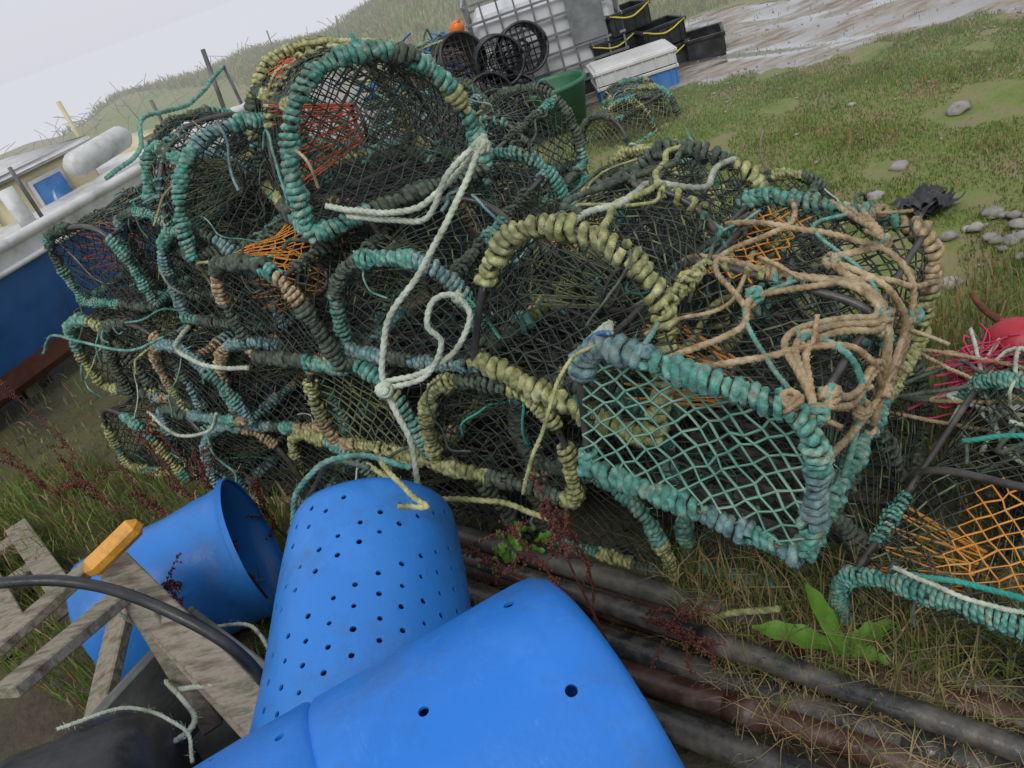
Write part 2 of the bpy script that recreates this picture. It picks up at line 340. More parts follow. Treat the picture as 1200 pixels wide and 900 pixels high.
def hero(acc,surf,W,L,H):
    def sr(uv,r=.0075,m=TAN,off=.012):
        uv=cr([(a,1-b,0) for a,b in uv],6);rope(acc,surf(uv[:,0],uv[:,1],off),r,m,3)
    for j in range(3):
        sr([(.0+.01*j,.30),(.22,.36+.02*j),(.48,.28+.01*j),(.62,.42),(.8,.36),(1.,.45+.03*j)])
    sr([(.02,.22),(.25,.16),(.5,.12),(.75,.2),(1,.12)])
    for j in range(3): sr([(.5+.012*j,.04),(.47+.012*j,.2),(.52+.01*j,.35),(.5,.5),(.52,.72)],.008)
    sr([(.05,.3),(.2,.24),(.4,.22),(.55,.12),(.7,.05)]);sr([(.07,.31),(.22,.25),(.4,.235),(.56,.13),(.72,.05)])
    sr([(.0,.55),(.2,.48),(.35,.5),(.5,.4),(.7,.28),(.95,.2)],.007);sr([(.3,.5),(.5,.62),(.8,.55),(1,.6)],.007)
    sr([(.62,.42),(.6,.3),(.66,.2),(.64,.04)],.008);sr([(.5,.12),(.3,.3),(.1,.42),(0,.5)],.007)
    sr([(.75,.05),(.74,.25),(.78,.45),(.76,.68)],.008);sr([(.25,.36),(.27,.2),(.24,.05)],.007,TEAL)
    sr([(.0,.6),(.15,.62),(.35,.7),(.5,.8)],.006,TEAL);sr([(.0,.32),(.1,.4),(.3,.5),(.5,.45)],.005,TEAL);sr([(.5,.3),(.6,.35),(.8,.5),(.95,.45)],.005,TEAL)
    for u,v in((.02,.3),(.23,.37),(.5,.29),(.62,.42),(.5,.13),(.36,.5),(.8,.36),(.98,.4),(.5,.5),(.1,.3),(.0,.34),(.26,.2),(.75,.2)):
        c=surf(np.array([u]),np.array([1-v]),.015)[0]
        for q in range(3):
            t=np.linspace(0,2*np.pi*1.6,14);ax_=nrm(rng.standard_normal((1,3)))[0];e1=nrm(np.cross(ax_,[[.3,.5,1]]))[0];e2=np.cross(ax_,e1)
            P=c+.015*(np.cos(t)[:,None]*e1+np.sin(t)[:,None]*e2)+ax_*np.linspace(-.012,.012,14)[:,None]
            rope(acc,P,.0066,TAN if rng.random()<.65 else TEAL,3)
        rope(acc,[c,c+rng.standard_normal(3)*.03,c+rng.standard_normal(3)*.05],.005,TAN,6)
    for _ in range(4):
        sr([(.0,.70),(.03+.02*_,.69),(.02,.66)],.006,BRI if _==0 else PALE,.03)
creel(place(.725,-.15,.47,-6,-4,12),.53,.86,.375,6,(TEAL,TEAL,BLUE,TEAL,TEAL),(TEAL,TAN,TEAL,TEAL,OLIV),2,1,(.45,.95,.24,.46),.026,.0115,hero,False,.0027)
def barnacled(acc,surf,W,L,H):
    for m in(OLIV,OLIV,PALE,DARK):
        v=rng.uniform(.15,.85);u=np.linspace(0,1,9);rope(acc,surf(u,np.clip(v+np.cumsum(rng.standard_normal(9)*.03),.03,.97),.012),.008,m,6)
creel(place(.385,-.03,.66,0,-10,22),.50,.80,.43,2.9,(OLIV,OLIV,OLIV,OLIV,OLIV),(OLIV,DARK,TEAL,OLIV),1,1,None,.024,.0130,barnacled)
M3=Matrix.Translation((-.12,2.21,1.08))@Matrix.Rotation(math.radians(105),4,'Z')@Matrix.Rotation(math.radians(4),4,'X')
creel(M3,.55,.74,.41,2.3,(TEAL,TEAL,DARK,TEAL,OLIV),(OLIV,TEAL,DARK),1,1,(.5,.95,.35,.6),.023,.0105,barnacled,onet=12)
M4=Matrix.Translation((-.60,2.60,1.0))@Matrix.Rotation(math.radians(112),4,'Z')@Matrix.Rotation(math.radians(10),4,'X')
creel(M4,.5,.70,.38,2.5,(TEAL,DARK,TEAL,BLUE),(TEAL,DARK),1,1,rw=.009)
T=[(-.11,.04,.70,6,0,8,.34,2.6,(TEAL,BLUE,DARK,TEAL),1,None),
(-.58,.00,.70,-8,2,-4,.37,3.5,(DARK,TAN,DARK,TEAL),1,(.0,.4,.3,.7)),
(-1.00,.12,.76,8,0,6,.36,2.5,(DARK,TEAL,BLUE),1,None),
(-1.38,.25,.80,-4,2,0,.36,2.6,(DARK,BLUE,TEAL),1,None),
(-1.74,.15,.82,5,0,4,.34,4,(DARK,DARK,TEAL),1,(.5,.9,.4,.7)),
(.10,-.03,.33,3,0,10,.36,3.0,(OLIV,DARK,OLIV,OLIV),1,None),
(-.38,.0,.36,-5,0,-6,.36,2.3,(OLIV,OLIV,TEAL,TAN),10,None),
(-.83,.03,.38,5,0,4,.36,2.5,(TEAL,BLUE,DARK,TAN),1,None),
(-1.24,.0,.40,-6,0,-6,.35,2.4,(TAN,BLUE,TEAL,OLIV),1,None),
(-1.62,.05,.42,3,0,5,.36,2.8,(DARK,BLUE,TAN),1,None),
(-1.95,.08,.42,-4,0,-4,.36,2.5,(DARK,TEAL,OLIV),1,None),
(-1.98,-.02,.02,3,0,0,.36,2.5,(TEAL,DARK,OLIV),1,None),
(-1.58,.02,.02,-5,0,0,.36,2.6,(DARK,TEAL,BLUE),1,None),
(-1.16,-.03,.01,5,0,0,.36,2.5,(TEAL,BLUE,TAN),1,None),
(-.72,.02,.01,-3,0,0,.35,2.6,(TEAL,BLUE,OLIV),1,None),
(-.2,-.0,.01,2,0,0,.34,2.8,(OLIV,DARK,TAN),1,None),
(.32,.04,.0,-2,0,0,.34,3,(DARK,OLIV,TEAL),1,None),
(.82,.06,.0,3,0,-3,.34,3,(DARK,DARK,TEAL),1,None),
(.38,.04,.34,-2,0,3,.30,3,(DARK,DARK,TEAL),1,None),
(1.26,-.12,-.02,-14,2,-4,.33,3.5,(TEAL,TAN,TEAL,TEAL),1,(.1,.5,.45,.8)),
(1.58,.18,-.04,10,0,4,.28,3,(PALE,DARK,TAN),1,(.0,.4,.3,.8)),
(.06,.48,.46,-6,0,5,.36,2.8,(OLIV,TEAL,DARK),1,(.0,.4,.3,.6)),
(-.5,.82,.66,8,0,0,.36,2.8,(DARK,TEAL),1,None),
(-1.0,.92,.72,-6,0,3,.36,2.8,(DARK,TEAL,BLUE),1,None),
(-1.42,.62,.88,12,0,-5,.34,2.4,(BLUE,TEAL,OLIV),1,None),
(.55,.75,.22,3,0,0,.34,3,(DARK,OLIV),1,None),
(.0,.84,.22,0,0,0,.36,3,(DARK,OLIV),1,None),
(-.5,.84,.30,0,0,0,.36,3,(DARK,TEAL),1,None),
(-1.1,.88,.37,0,0,0,.36,3,(DARK,TEAL),1,None)]
for t in T:
    s,o,z,yw,pt,rl,H,n,pal,en,org=t
    creel(place(s,o,z,yw+rng.normal()*2,pt,rl+rng.normal()*2),rng.uniform(.45,.51),rng.uniform(.68,.76) if s<1.5 else .5,H,n,pal,(*pal,DARK),en,1,org,.0240,rng.uniform(.007,.0098),None,True,.0025,onet=int(rng.choice([3,12])) if s<1 else 3)
for x,y,yw in((1.25,5.55,30),(1.55,5.75,75)):
    creel(Matrix.Translation((x,y,-.02))@Matrix.Rotation(math.radians(yw),4,'Z'),.46,.56,.24,2.5,(DARK,OLIV,TEAL,DARK),None,10,10,None,.028,.009,None,True,.003)
# ------------------------------------------------------------ loose ropes
def ropeobj(name,lists,mats):
    a=Acc()
    for i,(pts,r) in enumerate(lists): rope(a,pts,r,i%len(mats))
    return a.build(name,mats)
ropeobj('mooring_rope',[([(.146,1.93,1.24),(.06,1.87,1.16),(-.034,1.80,1.09),(-.13,1.78,1.01),(-.228,1.76,.945),(-.275,1.74,.87),(-.306,1.72,.786),(-.295,1.66,.644),(-.324,1.60,.518)],.0078),
 ([(.15,1.95,1.22),(.0,1.93,1.15),(-.09,1.92,1.13),(-.2,2.0,1.14),(-.31,2.12,1.16)],.008),
 ([(.14,1.94,1.23),(.03,1.90,1.19),(-.06,1.91,1.10),(-.16,1.98,1.11),(-.26,2.06,1.13)],.0075),
 ([(-.306,1.72,.80),(-.2,1.70,.80),(-.105,1.69,.83),(-.04,1.70,.9),(-.056,1.71,.96),(-.11,1.70,.97),(-.143,1.69,.92),(-.13,1.69,.86),(-.2,1.69,.79),(-.31,1.71,.79)],.0072)],[rPale])
a=Acc()
def knot(a,c,r,R,n,mat=0):
    for q in range(n):
        t=np.linspace(0,2*np.pi*1.5,14);ax_=nrm(rng.standard_normal((1,3)))[0];e1=nrm(np.cross(ax_,[[.3,.5,1]]))[0];e2=np.cross(ax_,e1)
        rope(a,np.array(c)+R*(np.cos(t)[:,None]*e1+np.sin(t)[:,None]*e2)+ax_*np.linspace(-R*.7,R*.7,14)[:,None],r,mat,3)
knot(a,(-.305,1.70,.79),.0072,.015,4);knot(a,(.13,1.92,1.22),.0072,.016,4);knot(a,(-.05,1.72,.95),.006,.012,2)
a.build('rope_knot',[rPale])
ropeobj('pot_line',[([(-.86,2.25,.93),(-.95,2.3,.86),(-.86,2.22,.80),(-.72,2.12,.79)],.007),
 ([(-1.62,2.85,.82),(-1.5,2.75,.9),(-1.4,2.7,.86),(-1.2,2.55,.82),(-1.0,2.38,.88)],.005),
 ([(-1.3,2.62,.55),(-1.2,2.5,.48),(-1.05,2.4,.5),(-.95,2.3,.6)],.006),
 ([(-.5,1.98,.42),(-.40,1.85,.36),(-.3,1.75,.37),(-.15,1.7,.33),(-.02,1.58,.3)],.008)],[rPale,rTeal,rPale,rOliv])
ropeobj('green_twine',[([(.62,1.0,.36),(.72,.95,.33),(.8,.84,.35),(.92,.86,.3)],.006),([(.6,1.02,.37),(.68,.9,.36),(.78,.86,.31),(.88,.78,.3),(.84,.7,.2)],.005),
 ([(.95,1.3,.35),(1.05,1.2,.38),(1.0,1.1,.3),(1.12,1.05,.22)],.006),([(.4,1.15,.2),(.3,1.25,.12),(.25,1.3,.04)],.008)],[rAqua,rPale,rAqua,rOliv])
# ------------------------------------------------------------ barrels
def blue_mat(n,c):
    return pm(n,[tuple(q*.78 for q in c),c,c,tuple(min(1,q*1.10+.02) for q in c)],3,.40,.35,90,rr=.12,dist=.002,scuff=(.18,.38,.70))
bl=blue_mat('blue_plastic',(.012,.18,.64));bl2=blue_mat('blue_plastic_worn',(.026,.20,.62))
def barrel(name,a0,a1,prof,nu,mat,hole,hr,solid=.005,spin=0):
    a0=Vector(a0);a1=Vector(a1);x=(a1-a0).normalized();y=Vector((0,0,1)).cross(x).normalized();z=x.cross(y)
    M=Matrix((x,y,z)).transposed().to_4x4();M.translation=a0
    L=(a1-a0).length;pr=np.array(prof);nv=len(pr)
    acc=Acc()
    def pt(j,i):
        j0=np.clip(np.floor(j).astype(int),0,nv-2);f=j-j0;X=pr[j0,0]*(1-f)+pr[j0+1,0]*f;R=pr[j0,1]*(1-f)+pr[j0+1,1]*f
        i0=np.floor(i);fi=i-i0
        pa=i0*2*np.pi/nu+spin;pb=(i0+1)*2*np.pi/nu+spin
        cy=np.cos(pa)*(1-fi)+np.cos(pb)*fi;sy=np.sin(pa)*(1-fi)+np.sin(pb)*fi
        R=R*(1+.014*np.sin(3*pa+X*5)+.006*np.sin(7*pa-X*11))
        return np.stack([X*L,R*cy,R*sy],-1)
    jj,ii=np.meshgrid(np.arange(nv),np.arange(nu),indexing='ij');V=pt(jj.ravel().astype(float)-1e-9*(jj.ravel()==nv-1),ii.ravel().astype(float))
    F=[];H=[]
    for j in range(nv-1):
        for i in range(nu):
            (H if hole(j,i) else F).append((j,i))
    q=np.array([(j*nu+i,j*nu+(i+1)%nu,(j+1)*nu+(i+1)%nu,(j+1)*nu+i) for j,i in F]);acc.add(V,q,0)
    verts=[];f6=[]
    for j,i in H:
        ch=2*np.pi*np.interp(j,np.arange(nv),pr[:,1])/nu;cl=(pr[j+1,0]-pr[j,0])*L
        an=np.arange(16)*np.pi/8-3*np.pi/4;h2=hr*rng.uniform(.8,1.15);ox,oy=rng.uniform(-.1,.1,2)
        dj=np.clip(.5+ox+h2/cl*np.sin(an),.04,.96);di=np.clip(.5+oy+h2/ch*np.cos(an),.04,.96)
        st=acc.n+len(verts);verts+=list(pt(j+dj,i+di))
        c=[j*nu+i,j*nu+(i+1)%nu,(j+1)*nu+(i+1)%nu,(j+1)*nu+i]
        for k in range(4):
            f6.append([c[k],c[(k+1)%4]]+[st+(4*k+m)%16 for m in(4,3,2,1,0)])
    if verts:
        acc.v.append(np.array(verts));acc.a.append(np.zeros((len(verts),3)));acc.n+=len(verts);acc.f.append((np.array(f6),0))
    o=acc.build(name,[mat],True,M);sd=o.modifiers.new('s','SOLIDIFY');sd.thickness=solid;sd.offset=-1
    dg=bpy.context.evaluated_depsgraph_get();me=bpy.data.meshes.new_from_object(o.evaluated_get(dg));o.modifiers.clear();o.data=me
    me.set_sharp_from_angle(angle=math.radians(50))
    return o
pr=[(0,.02),(0,.12),(0,.185),(.012,.2),(.035,.207)]+[(.035+.87*i/22,.210+.045*i/22) for i in range(1,23)]+[(.94,.262),(.97,.27),(1,.27)]
barrel('perforated_blue_drum',(-.455,1.60,.49),(-.56,.95,.31),pr,60,bl2,lambda j,i:5<=j<=25 and i%2==0 and (j+(i//2))%2==0 and (i*7+j*3)%17>1,.0062)
pq=[(0,.27),(.02,.28)]+[(.02+.42*i/6,.28+.010*math.sin(math.pi*i/12)) for i in range(1,7)]+[(.452,.281),(.464,.288)]+[(.464+.456*i/6,.288-.010*(i/6)**2) for i in range(1,7)]+[(.955,.274),(.982,.260),(.995,.24),(1,.2),(1,.1),(1,.01)]
barrel('blue_plastic_drum',(-.80,.60,.53),(-.01,.82,.51),pq,44,bl,lambda j,i:(j in(4,11) and i%5==1) or (j in(6,14) and i%5==3),.0092,.006)
pb=[(0,.235),(.03,.24),(.05,.225)]+[(.05+.9*i/10,.212+.005*math.sin(i)) for i in range(1,11)]+[(.97,.20),(1,.16),(1,.1),(1,.01)]
barrel('open_blue_barrel',(-.93,1.98,.27),(-1.44,1.90,.25),pb,44,bl2,lambda j,i:False,.01)
blk=pm('black_rubber',[(.010,.011,.012),(.022,.023,.025),(.06,.06,.062)],9,.40,.5,35,rr=.15,detail=12)
pk=[(0,.01),(0,.1),(0,.22),(.03,.27),(.08,.29)]+[(.08+.8*i/8,.29+.01*(i%2)) for i in range(1,9)]+[(1,.29)]
barrel('black_tub',(-.90,.98,.36),(-1.6,.85,.42),pk,40,blk,lambda j,i:False,.01)
ropeobj('drum_lashing',[([(-.66,1.62,.54),(-.6,1.60,.65),(-.5,1.58,.72),(-.4,1.56,.72),(-.3,1.54,.65)],.007),([(-.66,1.58,.56),(-.58,1.62,.62),(-.48,1.59,.71),(-.38,1.5,.72)],.006),([(-.35,1.5,.72),(-.3,1.4,.68),(-.27,1.36,.66),(-.33,1.37,.68)],.006)],[rTeal,rDark,rOliv])
# ------------------------------------------------------------ wood, tubs, pallet
wood=pm('weathered_wood',[(.05,.04,.03),(.15,.12,.085),(.30,.26,.20),(.13,.13,.08),(.40,.36,.28)],14,.75,.9,60,detail=12,stretch=(.5,2.2,1,.9))
orw=pm('orange_plastic',[(.34,.16,.02),(.70,.32,.03),(.75,.40,.08)],18,.5,.4,detail=10)
greyp=pm('grey_plastic',[(.05,.055,.052),(.12,.13,.12),(.20,.21,.19)],6,.6,.4)
a=Acc()
beam(a,(-1.13,1.66,.60),(-.72,1.12,.42),.085,.035);beam(a,(-1.15,1.18,.72),(-1.04,1.50,.62),.06,.03,)
beam(a,(-1.36,1.46,.62),(-1.15,1.70,.62),.05,.03);beam(a,(-1.02,1.48,.61),(-.95,1.3,.30),.05,.03)
beam(a,(-1.08,1.60,.58),(-1.30,1.30,.28),.07,.03);beam(a,(-.72,1.13,.41),(-1.0,1.05,.30),.07,.03);beam(a,(-1.13,1.67,.6),(-1.12,1.62,.0),.06,.05);beam(a,(-.73,1.14,.4),(-.8,1.12,.0),.06,.05)
beam(a,(-1.09,1.57,.565),(-.74,1.10,.40),.05,.03)
beam(a,(-1.15,1.59,.65),(-1.01,1.67,.69),.05,.055,1,bev=.018)
a.build('broken_wooden_frame',[wood,orw],False)
a=Acc();tube(a,cr([(-1.6,1.5,.85),(-1.215,1.445,.80),(-1.025,1.4,.745),(-.845,1.295,.67),(-.74,1.23,.53),(-.74,1.2,.30)],10),.013,10);a.build('black_hose',[blk])
def obox(a,w,l,h,th,M,mat=0,rim=None,ribs=0):
    box(a,(0,0,th/2),(w-2*th,l-2*th,th),mat,M)
    for sx in(-1,1): box(a,(sx*(w-th)/2,0,h/2),(th,l,h),mat,M,.004)
    for sy in(-1,1): box(a,(0,sy*(l-th)/2,h/2),(w-2*th-.002,th,h-.002),mat,M,.004)
    for sx in(-1,1): box(a,(sx*(w/2+.006),0,h-.012),(.018,l+.03,.028),mat if rim is None else rim,M,.004)
    for sy in(-1,1): box(a,(0,sy*(l/2+.006),h-.012),(w-.01,.018,.026),mat if rim is None else rim,M,.004)
    for i in range(ribs):
        x=-w/2+w*(i+.5)/ribs
        for sy in(-1,1): box(a,(x,sy*(l/2+.004),h*.45),(.015,.01,h*.8),mat,M,.002)
def TM(x,y,z,yaw=0,rx=0,ry=0): return Matrix.Translation((x,y,z))@Matrix.Rotation(math.radians(yaw),4,'Z')@Matrix.Rotation(math.radians(rx),4,'X')@Matrix.Rotation(math.radians(ry),4,'Y')
a=Acc();obox(a,.50,.34,.30,.012,TM(-.91,1.27,.14,-50,8,5),0,None,5);a.build('grey_fish_box',[greyp],False)
ropeobj('tub_cord',[([(-1.05,1.1,.66),(-.95,1.15,.60),(-.87,1.12,.52),(-.85,1.05,.50)],.004),([(-.95,1.3,.46),(-.85,1.25,.48),(-.78,1.3,.38)],.006),([(-1.1,1.5,.60),(-1.0,1.45,.5),(-.85,1.5,.4),(-.75,1.35,.42)],.005),([(-1.0,1.35,.45),(-.9,1.2,.45),(-.95,1.1,.5)],.006)],[rPale])
a=Acc()
for i in range(5): box(a,(-.36+i*.18,0,.10),(.09,.75,.02),0,TM(-2.34,2.46,.0,35),.003)
for i in(-.32,0,.32): box(a,(-.02,i,.045),(.85,.08,.08),0,TM(-2.34,2.46,.0,35),.003)
a.build('wooden_pallet',[wood],False)
# ------------------------------------------------------------ pipes
pmats=[pm('pipe_black',[(.012,.012,.013),(.035,.035,.037),(.10,.09,.075),(.16,.14,.11)],11,.30,.7,40,rr=.2,detail=12),pm('pipe_rust',[(.025,.014,.010),(.065,.028,.021),(.10,.06,.045),(.17,.14,.10)],11,.32,.7,40,rr=.2,detail=12),pm('pipe_grey',[(.04,.04,.04),(.09,.085,.075),(.18,.165,.14)],11,.4,.7,40,rr=.15,detail=12)]
pd=np.array([.723,-.690]);pn=np.array([-.690,-.723])
for i,(off,z,m,r,tw_) in enumerate([(-.10,.04,2,.034,.02),(-.01,.045,1,.040,-.01),(.085,.04,0,.038,.02),(.165,.035,1,.033,-.03),(.24,.04,0,.036,.02),(.03,.115,0,.026,.05)]):
    c=np.array([.0,1.49])+pn*off; e=pd+pn*tw_
    A=c-e*.75;B=c+e*1.35;a=Acc()
    ph=np.linspace(0,1,24);P=np.stack([A[0]+(B[0]-A[0])*ph,A[1]+(B[1]-A[1])*ph,z+.004*np.sin(ph*7+i)],1)
    tube(a,P,r,18,0);k_=11+(i*3)%7;tube(a,P[k_:k_+2],r+.004,18,0);a.build('metal_pipe',[pmats[m]])
# ------------------------------------------------------------ terrain
def sst(t): t=np.clip(t,0,1);return t*t*(3-2*t)
def gz(x,y):
    x=np.asarray(x,float);y=np.asarray(y,float)
    yy=y+.12*np.sin(x*.7)
    h=(.88+.02*x+.07*np.sin(x*1.3)+.05*np.sin(x*2.9+1))*sst((yy-8.6-.35*np.clip(x-1,0,6))/(4.2))
    h=h-9*sst((yy-13.6)/22)
    near=np.exp(-((y-1)**2+x**2)/9)
    return h+(.02*np.sin(x*2.1+1)*np.sin(y*1.7)+.012*np.sin(x*5+y*4))*(1-near)
xs=np.concatenate([np.linspace(-70,-9,24),np.linspace(-8.6,8.6,190),np.linspace(9,70,24)]);ys=np.concatenate([np.linspace(-12,-1,14),np.linspace(-.8,15,190),np.linspace(15.5,40,24)])
X,Y=np.meshgrid(xs,ys,indexing='ij');Z=gz(X,Y)
a=Acc();nx,ny=len(xs),len(ys);i,j=np.meshgrid(np.arange(nx-1),np.arange(ny-1),indexing='ij');q=(i*ny+j).ravel()
a.add(np.stack([X,Y,Z],-1).reshape(-1,3),np.stack([q,q+ny,q+ny+1,q+1],1),0)
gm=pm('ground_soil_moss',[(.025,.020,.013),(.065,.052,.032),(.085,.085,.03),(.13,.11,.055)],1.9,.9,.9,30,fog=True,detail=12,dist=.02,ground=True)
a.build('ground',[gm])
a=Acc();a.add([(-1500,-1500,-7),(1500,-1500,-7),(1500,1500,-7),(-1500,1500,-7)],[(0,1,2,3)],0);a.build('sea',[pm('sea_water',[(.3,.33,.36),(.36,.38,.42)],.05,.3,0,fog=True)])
tm=pm('wet_gravel',[(.10,.085,.065),(.20,.175,.14),(.30,.265,.22),(.38,.34,.29),(.26,.23,.19)],4.0,.5,.9,40,detail=14,dist=.012,stretch=(1,3.2,1,.52),wet=True)
def track_edges(t): return np.stack([2.2+3.4*t,7.9-2.1*t],-1)
a=Acc();n=700;t=np.linspace(-1.2,2.4,n);C=track_edges(t);dn=np.array([.525,.85]);V=[]
def fr1(t,sd):
    r=np.random.default_rng(sd);o=0*t
    for k in range(1,9): o=o+np.sin(t*2.2**k*1.4+r.uniform(0,6))*.26/1.5**k
    return o
wn=1.5+fr1(t,1);wf=1.25+fr1(t,2)
K=np.linspace(-1,1,21)
for k in K:
    w=np.where(k<0,-wn,wf)*abs(k);p=C+dn*w[:,None];V.append(np.stack([p[:,0],p[:,1],gz(p[:,0],p[:,1])+.010-.016*abs(k)**14],1))
V=np.array(V);i,j=np.meshgrid(np.arange(20),np.arange(n-1),indexing='ij');q=(i*n+j).ravel();a.add(V.reshape(-1,3),np.stack([q,q+1,q+n+1,q+n],1),0)
a.build('gravel_track',[tm])
stm=pm('stone',[(.12,.11,.09),(.28,.26,.23),(.42,.40,.37)],12,.8,.5,50)
a=Acc()
for x,y,s in((2.85,3.95,.075),(2.22,3.52,.055),(1.95,3.3,.05),(2.6,4.6,.03),(3.4,4.2,.035),(2.9,3.2,.03),(1.7,2.4,.05)):
    blob(a,(x,y,s*.2),(s,s*.75,s*.5),0,9,6,.15)
for _ in range(50):
    x=2.12+rng.normal()*.12;y=2.50+rng.normal()*.15;s=rng.uniform(.015,.045);blob(a,(x,y,s*.2+rng.uniform(0,.04)),(s,s*.8,s*.5),0,8,6,.15)
for _ in range(150):
    x=rng.uniform(1,5);y=rng.uniform(2.2,6.2);s=rng.uniform(.004,.016);blob(a,(x,y,float(gz(x,y))+.006),(s,s*.8,s*.6),0,7,5,.15)
for _ in range(1400):
    t_=rng.uniform(-.8,2);c=track_edges(t_)+dn*rng.uniform(-1.8,1.5);s=rng.uniform(.003,.014);blob(a,(c[0],c[1],float(gz(c[0],c[1]))+.01),(s,s,s*.6),0,6,5,.15)
a.build('scattered_stones',[stm])
# ------------------------------------------------------------ grass
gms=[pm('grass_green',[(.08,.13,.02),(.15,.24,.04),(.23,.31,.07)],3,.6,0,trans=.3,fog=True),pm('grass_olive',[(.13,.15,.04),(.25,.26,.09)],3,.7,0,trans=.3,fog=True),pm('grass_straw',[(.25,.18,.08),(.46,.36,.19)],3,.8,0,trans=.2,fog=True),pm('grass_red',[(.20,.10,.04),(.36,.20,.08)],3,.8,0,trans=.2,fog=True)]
def blades(a,x,y,h,w,probs,lean=.5,z=None):
    n=len(x);z=gz(x,y) if z is None else z;an=rng.uniform(0,2*np.pi,n);la=rng.uniform(0,2*np.pi,n);ll=h*rng.uniform(0,lean,n)*1.6
    side=np.stack([np.cos(an),np.sin(an),0*an],1)*w[:,None]/2;ld=np.stack([np.cos(la)*ll,np.sin(la)*ll,0*la],1);up=np.array([0,0,1.])
    b=np.stack([x,y,z-.005],1);m=b+ld*.3+up*(h*.6)[:,None];t=b+ld+up*(h*np.clip(1-.35*ll/h,.3,1))[:,None]
    V=np.stack([b-side,b+side,m+side*.7,m-side*.7,t],1).reshape(-1,3);i=np.arange(n)*5
    mt=rng.choice(len(probs),n,p=probs)
    F=np.stack([i,i+1,i+2,i+3],1);a.add(V,F,mt);a.f.append((np.stack([i+3,i+2,i+4],1)+a.n-len(V),mt))
def clump(x,y): return np.sin(x*2.3+1)*np.sin(y*2.9)+.6*np.sin(x*6.1+y*3)+.4*np.sin(y*9-x*4)+.4*np.sin(x*13+2)*np.sin(y*11)
a=Acc()
def field(n,x0,x1,y0,y1,h0,h1,w,probs,cond):
    x=rng.uniform(x0,x1,n);y=rng.uniform(y0,y1,n);ok=cond(x,y);x=x[ok];y=y[ok];h=rng.uniform(h0,h1,len(x))*(1+.3*np.clip(clump(x,y),-1,1.2));blades(a,x,y,h,np.full(len(x),w),probs)
def so(x,y): r=np.stack([x,y],-1)-P0;return r@dS,r@nS
def offtrack(x,y):
    rx=x-2.2;ry=y-7.9;k=rx*.525+ry*.85;tt=(rx*.85-ry*.525)/4.0
    return (k<-1.5-fr1(tt,1)+.12)|(k>1.2+fr1(tt,2)-.1)
def nostack(x,y): s,o=so(x,y);return ~((s>-2.5)&(s<1.8)&(o>-.1)&(o<1.2))
g=lambda x,y:offtrack(x,y)&nostack(x,y)
field(170000,.5,5.5,1.8,7.5,.012,.038,.006,[.68,.22,.08,.02],lambda x,y:g(x,y)&(clump(x,y)>-.7))
field(20000,.5,5.5,1.8,7.5,.008,.02,.006,[.4,.4,.17,.03],lambda x,y:g(x,y)&(clump(x,y)<-.4))
field(22000,1.4,5.5,2.0,6.0,.02,.055,.005,[.15,.30,.38,.17],lambda x,y:g(x,y)&(clump(x*1.1+2,y*.9)>.6)&(x>2.2))
field(4500,1.5,5.5,5,9,.015,.05,.008,[.5,.3,.2,0],lambda x,y:(~offtrack(x,y))&(clump(x*2,y*3)>.6))
field(80000,-9,9,8.2,14,.05,.15,.018,[.40,.36,.19,.05],lambda x,y:offtrack(x,y)&(y>8.2+.2*x*(x>0)))
field(12000,-5,1.2,2.2,8.5,.03,.1,.010,[.45,.3,.2,.05],g)
a.build('grass',gms)
a=Acc()
field(9000,.45,1.7,.1,1.35,.08,.26,.005,[.36,.26,.34,.04],lambda x,y:(so(x,y)[0]>.65)&(so(x,y)[1]<.0)&(x*.69+y*.72>1.06+.25*(x<.75)))
field(3500,.45,1.5,.3,1.2,.05,.18,.005,[.15,.25,.6,0],lambda x,y:(so(x,y)[0]>.8))
field(12000,-2.6,-.2,1.7,3.6,.04,.16,.006,[.55,.22,.17,.06],lambda x,y:(so(x,y)[1]<-.02)&(so(x,y)[1]>-1.0)&(clump(x*2,y*2)>-.9))
field(4000,-.9,1.0,.9,2.3,.03,.12,.005,[.1,.2,.5,.2],lambda x,y:(so(x,y)[1]<0.05)&(so(x,y)[1]>-.35))
field(4500,.2,1.3,.9,1.6,.05,.3,.004,[.25,.3,.45,.0],lambda x,y:(so(x,y)[1]<.1)&(so(x,y)[1]>-.3)&(so(x,y)[0]>.5))
field(5000,1.0,2.2,1.0,2.4,.03,.16,.005,[.3,.3,.3,.1],lambda x,y:(so(x,y)[0]>.9))
n=2200;x=rng.uniform(.2,1.1,n);y=1.49-.955*x+rng.normal(size=n)*.14-.05;blades(a,x,y,rng.uniform(.04,.16,n)*.35,np.full(n,.003),[.05,.15,.75,.05],2.6,z=rng.uniform(.055,.085,n))
a.build('long_grass',gms)
lf=pm('leaf_green',[(.06,.16,.02),(.14,.30,.04),(.22,.36,.09)],10,.4,.3,40,trans=.25)
def leaf(a,b,dirv,L,w,droop,mat=0):
    n=12;t=np.linspace(0,1,n);d=np.array(dirv,float);d/=np.linalg.norm(d);P=np.array(b)+np.outer(t*L,d)+np.outer(-droop*t*t,[0,0,1])
    sd=np.cross(d,[0,0,1.]);sd/=np.linalg.norm(sd)+1e-9;ww=w*np.sin(np.pi*np.clip(t*.93+.05,0,1))**.8+.003
    k=np.linspace(-1,1,5);V=P[:,None]+ww[:,None,None]*k[None,:,None]*sd+(.35*ww[:,None]*np.abs(k)[None]+.006*np.sin(t*19)[:,None]*k[None])[...,None]*np.array([0,0,1.])
    i,j=np.meshgrid(np.arange(n-1),np.arange(4),indexing='ij');q=(i*5+j).ravel();a.add(V.reshape(-1,3),np.stack([q,q+1,q+6,q+5],1),mat)
a=Acc();b=(.50,1.06,.10)
